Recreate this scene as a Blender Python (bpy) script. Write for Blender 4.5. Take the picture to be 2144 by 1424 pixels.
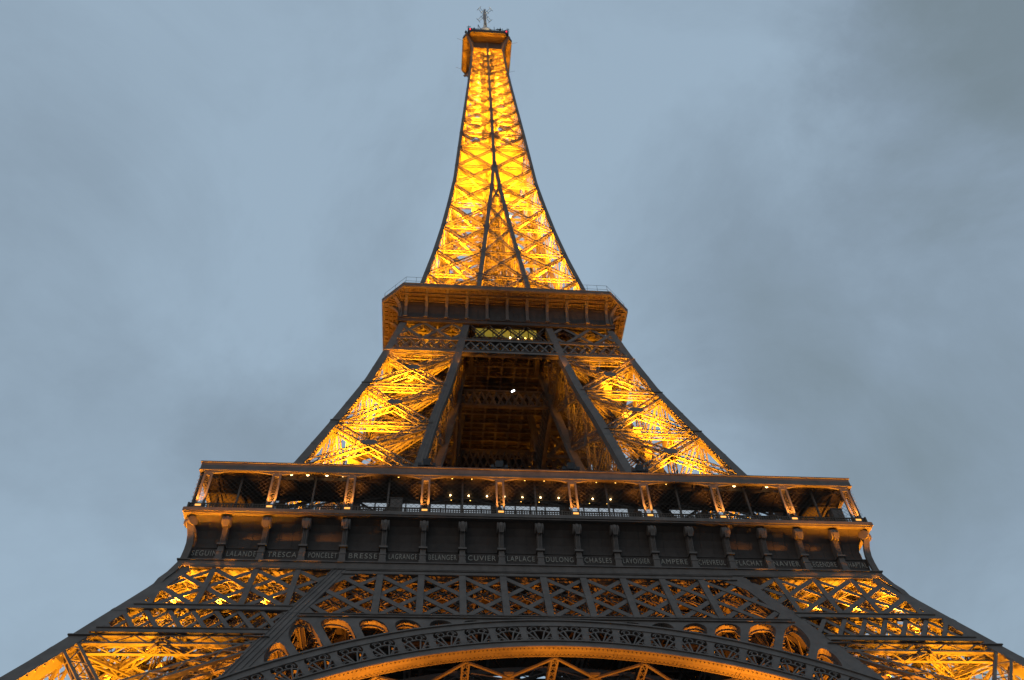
import bpy, math, random
from mathutils import Vector, Matrix
R = math.radians
random.seed(7)
for o in list(bpy.data.objects):
    bpy.data.objects.remove(o)
S = bpy.context.scene
C = S.collection

# ------------------------------------------------------------------ camera
cam_d = bpy.data.cameras.new('camera'); cam = bpy.data.objects.new('camera', cam_d); C.objects.link(cam)
S.camera = cam
YAW, PITCH, ROLL, FOC = 0.128, 0.8865, -0.06, 1770.6
fw = Vector((math.sin(YAW)*math.cos(PITCH), math.cos(YAW)*math.cos(PITCH), math.sin(PITCH)))
r0 = Vector((math.cos(YAW), -math.sin(YAW), 0)); u0 = r0.cross(fw)
rt = r0*math.cos(ROLL) + u0*math.sin(ROLL); up = rt.cross(fw)
M = Matrix.Identity(4)
for i in range(3):
    M[i][0], M[i][1], M[i][2] = rt[i], up[i], -fw[i]
M.translation = Vector((-10.41, -103.06, 1.80))
cam.matrix_world = M
cam_d.sensor_fit = 'HORIZONTAL'; cam_d.sensor_width = 36.0
cam_d.lens = FOC/2144*36.0
cam_d.clip_start = 0.5; cam_d.clip_end = 20000

# ------------------------------------------------------------------ world: cloudy dusk sky
W = bpy.data.worlds.new('World'); S.world = W; W.use_nodes = True
nt = W.node_tree; N = nt.nodes; L = nt.links
bg = N['Background']
# (direction, angular radius in degrees, density): the heavy bank in the east, thinner drifts low in the west
CLOUDS = [((.56, .17, .81), 17, .60), ((.53, .25, .81), 10, .22), ((.50, .48, .72), 17, .24), ((.36, .50, .79), 12, .20), ((.44, .50, .745), 8, .12), ((.58, .50, .64), 12, .16), ((-.30, .68, .67), 9, .20), ((-.20, .70, .685), 8, .22), ((.58, .68, .45), 17, .36), ((-.55, .42, .72), 18, .18), ((.1, .75, .65), 14, .10), ((-.6, -.4, .7), 30, .4)]
sky = N.new('ShaderNodeTexSky'); sky.sky_type = 'NISHITA'; sky.sun_disc = False
sky.sun_elevation = R(3); sky.sun_rotation = R(215)
tc = N.new('ShaderNodeTexCoord')
def noise(scale, detail, rough, dist, loc=(0, 0, 0)):
    mp = N.new('ShaderNodeMapping'); mp.inputs['Location'].default_value = loc; L.new(tc.outputs['Generated'], mp.inputs['Vector'])
    n = N.new('ShaderNodeTexNoise'); n.inputs['Scale'].default_value = scale; n.inputs['Detail'].default_value = detail
    n.inputs['Roughness'].default_value = rough; n.inputs['Distortion'].default_value = dist
    L.new(mp.outputs[0], n.inputs['Vector']); return n
def mth(op, a, b):
    m = N.new('ShaderNodeMath'); m.operation = op
    for k, v in enumerate((a, b)):
        if isinstance(v, (int, float)): m.inputs[k].default_value = v
        else: L.new(v, m.inputs[k])
    return m.outputs[0]
def vmth(op, a, b):
    m = N.new('ShaderNodeVectorMath'); m.operation = op
    for k, v in enumerate((a, b)):
        if isinstance(v, tuple): m.inputs[k].default_value = v
        else: L.new(v, m.inputs[k])
    return m
# banks of cloud: each a patch of sky round one compass direction and height, its edges torn by noise
wob = vmth('SCALE', vmth('SUBTRACT', noise(3.0, 7, .6, .3, (5.2, 1.3, .4)).outputs['Color'], (.5, .5, .5)).outputs[0], (0, 0, 0)); wob.inputs['Scale'].default_value = .40
dirn = vmth('NORMALIZE', vmth('ADD', tc.outputs['Generated'], wob.outputs[0]).outputs[0], (0, 0, 0)).outputs[0]
acc = mth('MULTIPLY', mth('SUBTRACT', noise(3.0, 9, .62, .5, (9.1, 5.5, 1.2)).outputs['Fac'], .44), 1.15)
for d, rad, amp in CLOUDS:
    dt = vmth('DOT_PRODUCT', dirn, d).outputs['Value']
    mr = N.new('ShaderNodeMapRange'); mr.interpolation_type = 'SMOOTHSTEP'; L.new(dt, mr.inputs['Value'])
    mr.inputs['From Min'].default_value = math.cos(R(rad)); mr.inputs['From Max'].default_value = math.cos(R(rad*.25))
    mr.inputs['To Min'].default_value = 0; mr.inputs['To Max'].default_value = amp
    acc = mth('ADD', acc, mr.outputs[0])
cr = N.new('ShaderNodeValToRGB'); L.new(acc, cr.inputs['Fac'])
cr.color_ramp.interpolation = 'LINEAR'
E0 = cr.color_ramp.elements
E0[0].position = 0.0; E0[0].color = (.322, .428, .537, 1)
E0[1].position = 1.0; E0[1].color = (.185, .240, .282, 1)
e = E0.new(.5); e.color = (.240, .315, .396, 1)
hs = N.new('ShaderNodeMixRGB'); hs.inputs['Fac'].default_value = .035
L.new(cr.outputs[0], hs.inputs[1]); L.new(sky.outputs[0], hs.inputs[2])
L.new(hs.outputs[0], bg.inputs['Color']); bg.inputs['Strength'].default_value = 1.0

# ------------------------------------------------------------------ last soft daylight (sun already behind the clouds)
sd = bpy.data.lights.new('sun', 'SUN'); sd.energy = .08; sd.angle = R(60); sd.color = (1, .93, .85)
so = bpy.data.objects.new('sun', sd); C.objects.link(so)
so.rotation_euler = (R(60), 0, R(-35))

S.view_settings.view_transform = 'Standard'; S.view_settings.look = 'None'
S.view_settings.gamma = 1; S.view_settings.exposure = 0
S.cycles.use_denoising = True
S.cycles.max_bounces = 6; S.cycles.diffuse_bounces = 4; S.cycles.glossy_bounces = 2
S.cycles.sample_clamp_indirect = 4
GLOW = (1.0, .345, .006)          # sodium flood light

# ------------------------------------------------------------------ materials
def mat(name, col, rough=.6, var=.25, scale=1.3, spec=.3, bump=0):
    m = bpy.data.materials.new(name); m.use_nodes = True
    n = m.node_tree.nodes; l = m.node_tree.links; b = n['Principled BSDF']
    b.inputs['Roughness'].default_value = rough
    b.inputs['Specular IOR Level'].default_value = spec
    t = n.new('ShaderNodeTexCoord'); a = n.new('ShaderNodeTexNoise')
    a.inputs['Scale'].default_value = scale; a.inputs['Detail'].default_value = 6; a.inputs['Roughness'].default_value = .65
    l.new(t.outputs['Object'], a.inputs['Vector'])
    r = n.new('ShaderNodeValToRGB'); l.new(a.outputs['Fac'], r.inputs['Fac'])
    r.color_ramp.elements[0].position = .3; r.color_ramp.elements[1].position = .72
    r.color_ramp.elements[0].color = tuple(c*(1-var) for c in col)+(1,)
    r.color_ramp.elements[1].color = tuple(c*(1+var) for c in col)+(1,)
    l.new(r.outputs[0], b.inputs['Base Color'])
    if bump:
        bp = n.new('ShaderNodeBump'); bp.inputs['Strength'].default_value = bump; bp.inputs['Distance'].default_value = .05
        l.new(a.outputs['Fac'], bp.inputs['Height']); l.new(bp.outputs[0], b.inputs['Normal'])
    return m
def glow(name, col, s):
    m = bpy.data.materials.new(name); m.use_nodes = True
    n = m.node_tree.nodes; l = m.node_tree.links; b = n['Principled BSDF']
    b.inputs['Base Color'].default_value = (.3, .3, .3, 1)
    b.inputs['Emission Color'].default_value = col+(1,); b.inputs['Emission Strength'].default_value = s
    return m
PAINT = mat('brown_iron_paint', (.116, .099, .087), .62, .24, .9, .25)
PANEL = mat('dark_iron_panel', (.054, .044, .038), .65, .25, .7, .2)
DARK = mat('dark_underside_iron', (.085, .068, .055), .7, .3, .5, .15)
WOOD = mat('deck_boards', (.12, .09, .065), .8, .3, 2, .1)
GILT = mat('pale_lettering', (.27, .245, .20), .5, .15, 4, .4)
STONE = mat('pier_stone', (.33, .30, .26), .85, .2, .6, .1, .3)
PAVING = mat('paving', (.16, .15, .14), .9, .25, .2, .1, .2)
BLACK = mat('black_equipment', (.03, .03, .032), .6, .3, 2)
STEEL = mat('galvanised_mast', (.30, .30, .31), .5, .15, 2)
LAMP = glow('warm_lamp', (1, .66, .30), 9)
YLAMP = glow('yellow_lamp', (1, .55, .10), 7)
REDL = glow('red_beacon', (1, .02, .05), 2.2)
WHITEL = glow('white_lamp', (.85, .9, 1), 6)
YGLASS = glow('lit_yellow_glass', (.62, .50, .06), .30)
CGLASS = glow('pale_glass_added_glow', (.30, .345, .39), .85)  # pale sky-like brightness of the panes, put in as weak emission
SODIUM = glow('sodium_lamp_glass', (1, .40, .04), 1.6)

# ------------------------------------------------------------------ mesh builder
class MB:
    def __init__(s): s.v = []; s.f = []
    def quad(s, a, b, c, d):
        k = len(s.v); s.v += [tuple(a), tuple(b), tuple(c), tuple(d)]; s.f.append((k, k+1, k+2, k+3))
    def bar(s, p0, p1, w, d, n=(0, -1, 0), cap=True):
        p0 = Vector(p0); p1 = Vector(p1); u = p1-p0
        if u.length < 1e-6: return
        u.normalize(); n = Vector(n); n = n-u*n.dot(u)
        if n.length < 1e-4: n = u.orthogonal()
        n.normalize(); q = n.cross(u)
        k = len(s.v)
        for p in (p0, p1):
            for a, b in ((-1, -1), (1, -1), (1, 1), (-1, 1)):
                s.v.append(tuple(p+q*(a*w/2)+n*(b*d/2)))
        for i in range(4):
            j = (i+1) % 4
            s.f.append((k+i, k+j, k+4+j, k+4+i))
        if cap: s.f += [(k+3, k+2, k+1, k), (k+4, k+5, k+6, k+7)]
    def box(s, x0, x1, y0, y1, z0, z1):
        s.bar((.5*(x0+x1), .5*(y0+y1), z0), (.5*(x0+x1), .5*(y0+y1), z1), abs(x1-x0), abs(y1-y0), (0, -1, 0))
    def rings(s, rs, closed=True, cap=False):
        k = len(s.v); m = len(rs[0])
        for r in rs: s.v += [tuple(p) for p in r]
        for a in range(len(rs)-1):
            for i in range(m if closed else m-1):
                j = (i+1) % m
                s.f.append((k+a*m+i, k+a*m+j, k+(a+1)*m+j, k+(a+1)*m+i))
        if cap:
            s.f.append(tuple(k+i for i in reversed(range(m)))); s.f.append(tuple(k+(len(rs)-1)*m+i for i in range(m)))
    def tube(s, p0, p1, r, n=8, r1=None):
        p0 = Vector(p0); p1 = Vector(p1); u = (p1-p0).normalized(); a = u.orthogonal().normalized(); b = u.cross(a)
        r1 = r if r1 is None else r1
        s.rings([[p+(a*math.cos(2*math.pi*i/n)+b*math.sin(2*math.pi*i/n))*q for i in range(n)] for p, q in ((p0, r), (p1, r1))], True, True)
    def ball(s, p, r, n=8):
        p = Vector(p); rs = []
        for i in range(1, n):
            t = math.pi*i/n
            rs.append([p+Vector((math.cos(2*math.pi*j/n)*math.sin(t), math.sin(2*math.pi*j/n)*math.sin(t), math.cos(t)))*r for j in range(n)])
        s.rings(rs, True, True)
    def prism(s, pts, d):                       # polygon (3-D points) extruded along the vector d
        d = Vector(d); s.rings([[Vector(p) for p in pts], [Vector(p)+d for p in pts]], True, True)
    def lattice(s, p0, p1, w, d, n, pitch=1.2, ch=.16, lc=.09, double=False):
        # box girder: four angle chords, laced on all four faces
        p0 = Vector(p0); p1 = Vector(p1); u = p1-p0; Ln = u.length; u.normalize()
        n = Vector(n); n = (n-u*n.dot(u)).normalized(); q = n.cross(u)
        for a in (-1, 1):
            for b in (-1, 1):
                o = q*(a*(w-ch)/2)+n*(b*(d-ch)/2)
                s.bar(p0+o, p1+o, ch, ch, n, False)
        m = max(2, int(round(Ln/pitch)))
        for i in range(m):
            t0 = Ln*i/m; t1 = Ln*(i+1)/m; sg = 1 if i % 2 else -1
            for b in (-1, 1):
                o = n*(b*(d/2-.02))
                s.bar(p0+u*t0+q*(sg*(w/2-ch*.5))+o, p0+u*t1-q*(sg*(w/2-ch*.5))+o, lc, .03, n, False)
                if double: s.bar(p0+u*t0-q*(sg*(w/2-ch*.5))+o, p0+u*t1+q*(sg*(w/2-ch*.5))+o, lc, .03, n, False)
                o = q*(b*(w/2-.02))
                s.bar(p0+u*t0+n*(sg*(d/2-ch*.5))+o, p0+u*t1-n*(sg*(d/2-ch*.5))+o, lc, .03, q, False)
    def build(s, name, m, parent=None, **props):
        me = bpy.data.meshes.new(name); me.from_pydata(s.v, [], s.f); me.update()
        me.materials.append(m)
        o = bpy.data.objects.new(name, me); C.objects.link(o)
        if parent: o.parent = parent
        for k, v in props.items(): o[k] = v
        return o
def empty(name, loc=(0, 0, 0), parent=None, rz=0):
    o = bpy.data.objects.new(name, None); C.objects.link(o); o.location = loc; o.rotation_euler = (0, 0, rz)
    o.empty_display_size = .5
    if parent: o.parent = parent
    return o
def copy_tree(o, parent, rz=None, skip=()):
    c = o.copy(); C.objects.link(c); c.parent = parent
    if rz is not None: c.rotation_euler = (0, 0, rz)
    for ch in list(o.children):
        if ch.name.split('.')[0] not in skip: copy_tree(ch, c)
    return c
def four(part, skip=()):
    for k in (1, 2, 3): copy_tree(part, part.parent, part.rotation_euler.z+k*math.pi/2, skip)
def tag(o, label, cat, group=None):
    o['label'] = label; o['category'] = cat
    if group: o['group'] = group
def spot(loc, to, watts, size=120, blend=.6, rad=.25, col=GLOW, parent=None):
    l = bpy.data.lights.new('flood_lamp', 'SPOT'); l.energy = watts*1.38; l.color = col; l.spot_size = R(size); l.spot_blend = blend
    l.shadow_soft_size = rad
    o = bpy.data.objects.new('flood_lamp', l); C.objects.link(o); o.location = loc
    o.rotation_euler = (Vector(to)-Vector(loc)).to_track_quat('-Z', 'Y').to_euler()
    if parent: o.parent = parent
    return o

# ------------------------------------------------------------------ the tower's outline
def lerp(T, z):
    for (a, b), (c, d) in zip(T, T[1:]):
        if z <= c: return b+(d-b)*(z-a)/(c-a)
    return T[-1][1]
HT = [(0, 62), (20, 50.6), (35.7, 41.86), (39.1, 40.12), (41.7, 38.85), (44.2, 37.6), (46.7, 36.34), (49, 35.25), (51, 34.35), (57, 31.95), (64, 29.6), (71.2, 27.27),
      (82, 24.2), (92.4, 21.4), (102.9, 19.15), (114, 17.0), (126, 14.95), (138, 13.3), (150, 11.9), (162, 10.75), (175, 9.65), (192, 8.83), (202, 8.35), (220, 7.4), (240, 6.38), (255, 5.7), (269, 5.14), (280, 4.7)]
IT = [(0, 38), (35.9, 25.5), (41.7, 23.2), (44.65, 22.1), (51, 19.3), (57, 17), (64, 14.7), (71.2, 12.7), (84.4, 10.9), (88.4, 10.1), (102.4, 7.9), (110.5, 6.9),
      (118, 5.6), (126, 4.45), (140, 3.35), (157, 2.05), (173, .85), (184, .2), (187, 0), (300, 0)]
H = lambda z: lerp(HT, z)
I = lambda z: lerp(IT, z)
def F(x, z, off=0):                              # a point on the front face; off > 0 lies inside
    dz = .2; s = (H(z+dz)-H(z-dz))/(2*dz); k = 1/math.hypot(1, s)
    return Vector((x, -H(z)+off*k, z+off*s*k))
def FN(z):
    dz = .2; s = (H(z+dz)-H(z-dz))/(2*dz)
    return Vector((0, -1, -s)).normalized()
# slanted face length, for the arch drawn in the plane of the face
ST = [0.0]; ZT = [0.0]
while ZT[-1] < 56:
    z = ZT[-1]; ZT.append(z+.25); ST.append(ST[-1]+math.hypot(.25, H(z+.25)-H(z)))
S2Z = list(zip(ST, ZT)); Z2S = list(zip(ZT, ST))
zs = lambda s: lerp(S2Z, s)
sz = lambda z: lerp(Z2S, z)
def FS(x, s, off=0): return F(x, zs(s), off)

# ------------------------------------------------------------------ ground
g = MB(); g.quad((-4000, -4000, 0), (4000, -4000, 0), (4000, 4000, 0), (-4000, 4000, 0))
gr = g.build('ground', PAVING); gr['kind'] = 'structure'

tower = empty('lattice_tower')
tag(tower, 'floodlit brown wrought iron lattice tower tapering from its arched base to a tiny railed summit', 'tower')

# ------------------------------------------------------------------ piers (below the first floor) and pylons (above it)
def corners(z, q=None):
    h, i = H(z), I(z)
    return [Vector((-h, -h, z)), Vector((-i, -h, z)), Vector((-i, -i, z)), Vector((-h, -i, z))]
def rib(k, levels, w, teeth):
    m = MB(); rs = []; d = w*1.05
    for z in levels:
        h, i = H(z), I(z)
        if k == 0: x0, y0 = -h, -h; x1, y1 = -h+w, -h+w
        elif k == 1: x0, x1 = -i-w/2, -i+w/2; y0, y1 = -h, -h+d
        elif k == 2: x0, x1 = -i-w/2, -i+w/2; y0, y1 = -i-w/2, -i+w/2
        else: x0, x1 = -h, -h+d; y0, y1 = -i-w/2, -i+w/2
        rs.append([(x0, y0, z), (x1, y0, z), (x1, y1, z), (x0, y1, z)])
    m.rings(rs, True, True)
    if k == 1 and w > .5:                        # raised flange strips along the inner rib
        for xo in (-w*.5+.07, -w*.18, w*.18, w*.5-.07):
            for za, zb in zip(levels, levels[1:]):
                m.bar((-I(za)+xo, -H(za)-.03, za), (-I(zb)+xo, -H(zb)-.03, zb), .10 if abs(xo) > w*.3 else .06, .10, (0, -1, 0), False)
    if teeth:                                   # rivet heads and lacing ends along the inner edges, cover plates at the joints
        z = levels[0]
        while z < levels[-1]-.3:
            h, i = H(z), I(z); e = .13
            if k == 0:
                m.box(-h+w-.02, -h+w+e, -h+.15, -h+.3, z, z+.26); m.box(-h+.15, -h+.3, -h+w-.02, -h+w+e, z, z+.26)
            elif k == 1:
                m.box(-i-w/2-e, -i-w/2+.02, -h+.15, -h+.3, z, z+.26); m.box(-i+w/2-.02, -i+w/2+e, -h+d-.3, -h+d-.15, z, z+.26)
            elif k == 3:
                m.box(-h+.15, -h+.3, -i-w/2-e, -i-w/2+.02, z, z+.26)
            z += .62
        z = levels[0]+2.6
        while z < levels[-1]:
            h, i = H(z), I(z); t = .022; b = .35
            if k in (0, 1):
                xa = -h if k == 0 else -i-w/2
                s = (H(z+b)-H(z))
                si = (I(z+b)-I(z)) if k == 1 else s
                m.prism([(xa-t if k else xa-t, -h-t, z), (xa+w+t, -h-t, z), (xa+w+t-si, -h-s-t, z+b), (xa-t-si, -h-s-t, z+b)], (0, t*2, 0))
            z += 5.2
    return m
def xpanel(m, a0, b0, a1, b1, n, w, d, pitch, ch, lc, gus=1.5, top=True, dbl=False):
    # X bracing of one face between levels 0 and 1; box girders lie just inside the ribs
    off = -n*(d/2+.08)
    e = .8
    def sh(p, q): return p+(q-p).normalized()*e
    for p, q in ((a0, b1), (b0, a1)): m.lattice(sh(p, q)+off, sh(q, p)+off, w, d, n, pitch, ch, lc, dbl)
    if top: m.lattice(sh(a1, b1)+off, sh(b1, a1)+off, w, d, n, pitch, ch, lc)
    # gusset plate where the diagonals cross
    if gus:
        t = (b0-a0).length/((b0-a0).length+(b1-a1).length)
        c = (a0+(b1-a0)*t); u = (b0-a0).normalized(); v = n.cross(u)
        for o in (.02, -d-.12):
            cc = c+n*o
            G = [(-.95, -.28), (-.6, -.62), (.6, -.62), (.95, -.28), (.95, .28), (.6, .62), (-.6, .62), (-.95, .28)]
            m.prism([cc+u*x*gus*.62+v*y*gus*.62-n*.03 for x, y in G], n*.06)
        for p, q in ((a1, b1), (b1, a1)):       # twin plates running from the ribs at each level
            for dz in (-.28, .28):
                m.bar(p-n*.03+Vector((0, 0, dz)), p-n*.03+(q-p).normalized()*(1.9+.3*dz)+Vector((0, 0, dz)), .10, .16, n)
def make_pier(name, levels, w, bw, bd, pitch, ch, lc, zlo, zhi, rw):
    P = empty(name, parent=tower)
    rl = []
    z = zlo
    while z < zhi: rl.append(z); z += 2.0 if zlo > 30 else 2.5
    rl.append(zhi)
    for k in range(4): rib(k, rl, rw, True).build('corner_rib', PAINT, P)
    for (a, b, n) in ((0, 1, (0, -1, 0)), (3, 0, (-1, 0, 0)), (1, 2, (1, 0, 0)), (2, 3, (0, 1, 0))):
        m = MB()
        for z0, z1 in zip(levels, levels[1:]):
            c0, c1 = corners(z0), corners(z1)
            u = (c0[b]-c0[a]); v = c1[a]-c0[a]; nn = u.cross(v).normalized()
            if nn.dot(Vector(n)) < 0: nn = -nn
            xpanel(m, c0[a], c0[b], c1[a], c1[b], nn, bw, bd, pitch, ch, lc, bw*1.35, True, zlo > 30)
        m.build('cross_bracing', PAINT, P)
    # level frames: girders that cross the pier from corner to corner
    for z in levels[1:]:
        m = MB(); c = corners(z-.7)
        for a, b in ((0, 2), (1, 3)): m.lattice(c[a].lerp(c[b], .08), c[b].lerp(c[a], .08), bw*.7, bd*.8, (0, 0, 1), pitch, ch*.8, lc)
        mid = [(c[i]+c[(i+1) % 4])/2 for i in range(4)]
        for i in range(4 if zlo < 30 else 0): m.lattice(mid[i], mid[(i+1) % 4], bw*.5, bd*.6, (0, 0, 1), pitch, ch*.7, lc)
        m.build('level_frame', PAINT, P)
    # inclined lift track and stair in the middle of the pier
    m = MB()
    zz = levels[0]
    while zz < zhi-.1:
        z1 = min(zz+3, zhi)
        def cen(z): 
            q = (H(z)+I(z))/2; return Vector((-q, -q, z))
        for s in (-1.5, 1.5):
            o = Vector((s*.7, -s*.7, 0))
            m.lattice(cen(zz)+o, cen(z1)+o, .8, 1.0, (-1, -1, 0), 1.0, .16, .1)
        m.bar(cen(zz)+Vector((-1.05, 1.05, 0)), cen(zz)+Vector((1.05, -1.05, 0)), .25, .25)
        zz = z1
    m.build('lift_track', PAINT, P)
    m = MB(); zz = levels[0]; sgn = 1
    while zz < zhi-1:
        c0 = (H(zz)*.68+I(zz)*.32); c1 = (H(zz+1.9)*.68+I(zz+1.9)*.32)
        a = Vector((-c0-1.6*sgn, -c0*.86, zz)); b = Vector((-c1+1.6*sgn, -c1*.86, zz+1.9))
        m.bar(a, b, 1.0, .12, (0, 0, 1)); m.bar(a+Vector((0, -.5, .8)), b+Vector((0, -.5, .8)), .06, .06); m.bar(a+Vector((0, .5, .8)), b+Vector((0, .5, .8)), .06, .06)
        m.box(b.x-.6, b.x+.6, b.y-.6, b.y+.6, b.z-.06, b.z+.04)
        zz += 1.9; sgn = -sgn
    m.build('stair', PAINT, P)
    return P
pier = make_pier('pier', [0, 13.4, 26.8, 40.5], .0, 1.35, 1.1, 1.35, .22, .12, 0, 57, 1.45)
# masonry footing under the pier's four ribs
m = MB()
for c in corners(0): m.rings([[(c.x+a*s, c.y+b*s, z) for a, b in ((-1, -1), (1, -1), (1, 1), (-1, 1))] for s, z in ((3.6, 0), (3.6, 1.0), (2.6, 3.2))], True, True)
m.build('footing', STONE, pier)
pylon = make_pier('pylon', [57.6, 59.9, 70.2, 80.75, 91.4, 101.3], .0, 1.15, 1.0, 1.15, .17, .075, 57, 117, 1.1)

# ---- lattice belts of the piers, each of the two outer faces and the two inner ones
def belt(m, xa, xb, zlo, zhi, step, P, N, w, vert, span, rear=.9, xv=None):
    """flat-bar X lattice between chords; P(x, z, off) places a point, N(z) is the face normal"""
    n = N((zlo+zhi)/2)
    k0, k1 = math.floor(xa(zlo)/step)-span, math.ceil(xb(zlo)/step)+span
    def clip(pA, pB):
        # keep the part of the bar between the sloping ends
        (x0, z0), (x1, z1) = pA, pB
        ts = [t/40 for t in range(41)]
        ok = [t for t in ts if xa(z0+(z1-z0)*t) <= x0+(x1-x0)*t <= xb(z0+(z1-z0)*t)]
        if len(ok) < 3: return None
        f = lambda t: (x0+(x1-x0)*t, z0+(z1-z0)*t)
        return f(ok[0]), f(ok[-1])
    for k in range(k0, k1+1):
        lines = [((k*step, zhi), ((k+span)*step, zlo), .03), ((k*step, zlo), ((k+span)*step, zhi), .11)]
        if vert: lines.append(((k*step, zlo), (k*step, zhi), -.05))
        for a, b, o in lines:
            c = clip(a, b)
            if not c: continue
            p, q = P(c[0][0], c[0][1], o), P(c[1][0], c[1][1], o)
            m.bar(p, q, w, .07, n)
            if rear: 
                p2, q2 = P(c[0][0], c[0][1], o+rear), P(c[1][0], c[1][1], o+rear)
                u = (q-p).normalized(); s = n.cross(u)*(w*.45); Ln = (q-p).length
                m.bar(p2+s, q2+s, .12, .12, n, False); m.bar(p2-s, q2-s, .12, .12, n, False)
                cnt = max(2, int(Ln/.9)); 
                for j in range(cnt):
                    t0, t1 = j/cnt, (j+1)/cnt; sg = 1 if j % 2 else -1
                    m.bar(p2.lerp(q2, t0)+s*sg, p2.lerp(q2, t1)-s*sg, .08, .04, n, False)
                    m.bar(p.lerp(q, t0)+s*sg, p2.lerp(q2, t1)+s*sg, .06, .06, u, False)
def chords(par, rows, xa, xb, P, N, t, prj, depth, rz=0):
    for z0, z1 in rows:
        m = MB(); chord(m, xa, xb, z0, z1, P, N, t, prj, depth); o = m.build('belt_chord', PAINT, par); o.rotation_euler.z = rz
def chord(m, xa, xb, z0, z1, P, N, t=.3, prj=.06, depth=.9):
    # horizontal I girder: a face plate, two flanges
    n = N((z0+z1)/2)
    a0, b0 = P(xa(z0), z0, -prj), P(xb(z0), z0, -prj); a1, b1 = P(xa(z1), z1, -prj), P(xb(z1), z1, -prj)
    m.prism([a0, b0, b1, a1], -n*t)
    for (a, b) in ((a0, b0), (a1, b1)):
        m.prism([a+n*.10, b+n*.10, b-n*depth, a-n*depth], Vector((0, 0, .07)))
pinA = lambda z: -H(z)+1.2
pinB = lambda z: -I(z)-.6
for face_id in range(4):
    if face_id in (0, 1):
        P0 = F; N0 = FN
    else:                                        # the inner faces lie at y = -I(z)
        def P0(x, z, off=0): return Vector((x, -I(z)-off, z))
        def N0(z): return Vector((0, 1, 0))
    if face_id == 0: T = lambda v: v
    elif face_id == 1: T = lambda v: Vector((v.y, v.x, v.z))
    elif face_id == 2: T = lambda v: v
    else: T = lambda v: Vector((v.y, v.x, v.z))
    P1 = lambda x, z, off=0, T=T, P0=P0: T(P0(x, z, off))
    N1 = lambda z, T=T, N0=N0: T(N0(z))
    chords(pier, ((44.3, 44.95),), pinA, pinB, P1, N1, .2, .06, .25)
    chords(pier, ((41.05, 41.65), (50.75, 51.3)), pinA, pinB, P1, N1, .3, .06, .9)
    m = MB()
    belt(m, pinA, pinB, 44.95, 50.75, 3.87, P1, N1, .52, True, 1 if face_id > 1 else 2, .9)
    m.build('belt_lattice', PAINT, pier); m = MB()
    belt(m, pinA, pinB, 41.65, 44.3, 1.93, P1, N1, .38, False, 1, .8)
    m.build('belt_lattice', PAINT, pier)
    # pylon belts under the second floor
    m = MB()
    pa = lambda z: -H(z)+1.0
    pb = lambda z: -I(z)-.5
    chords(pylon, ((105.3, 106.0), (101.6, 102.4), (111.2, 112.0)), pa, pb, P1, N1, .25, .05, .7)
    belt(m, pa, pb, 102.4, 105.3, 1.55, P1, N1, .26, False, 1, .6)
    m.build('belt_lattice', PAINT, pylon); m = MB()
    belt(m, pa, pb, 106.0, 111.2, 4.6, P1, N1, .55, False, 1, .7)
    m.build('belt_lattice', PAINT, pylon)
four(pier); four(pylon)

# ------------------------------------------------------------------ arches with their spandrels and the central belt, one per side
SC = sz(43.2)-43.5
RO, RI = 43.5, 39.8
DT = R(3.61)
arch = empty('arch', parent=tower)
def A(th, r, off=0): return FS(r*math.sin(th), SC+r*math.cos(th), off)
def arc_band(m, r0, r1, th0, th1, n, off, t):
    rs = []
    for i in range(n+1):
        th = th0+(th1-th0)*i/n
        rs.append([A(th, r0, off), A(th, r1, off), A(th, r1, off+t), A(th, r0, off+t)])
    m.rings(rs, True, True)
TH = R(54)
m = MB(); arc_band(m, RO-.70, RO, -TH, TH, 110, -.12, .5); arc_band(m, RO-.05, RO+.13, -TH, TH, 110, -.26, .7); m.build('outer_ring', PAINT, arch)
m = MB(); arc_band(m, RI, RI+.62, -TH, TH, 110, -.12, .5); arc_band(m, RI+.60, RI+.74, -TH, TH, 110, -.24, .6); m.build('inner_ring', PAINT, arch)
def soffit(m, r0, r1, th0, th1, n, d):             # a plate bent along the arch, its width horizontal
    rs = []
    for i in range(n+1):
        th = th0+(th1-th0)*i/n; a, b = A(th, r0, -.22), A(th, r1, -.22); w = Vector((0, d, 0))
        rs.append([a, b, b+w, a+w])
    m.rings(rs, True, True)
m = MB(); soffit(m, RI-.16, RI+.02, -TH, TH, 110, 1.6)
for k in range(-7, 8):
    for e in (-.22, .22): soffit(m, RI-.23, RI-.15, k*DT*2+R(e-.08), k*DT*2+R(e+.08), 2, 1.62)
for e in (.02, 1.5):                                # angle irons with rivet rows along both edges
    for i in range(110):
        t0, t1 = -TH+2*TH*i/110, -TH+2*TH*(i+1)/110; w = Vector((0, e, 0))
        m.bar(A(t0, RI-.20, -.22)+w, A(t1, RI-.20, -.22)+w, .14, .08, (0, 0, 1), False)
for i in range(-95, 96):
    for e in (.3, 1.25): p = A(i*R(.5), RI-.20, -.22)+Vector((0, e, 0)); m.bar(p, p-Vector((0, 0, .09)), .09, .09, (0, 1, 0))
m.build('soffit_band', PAINT, arch)
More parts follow.
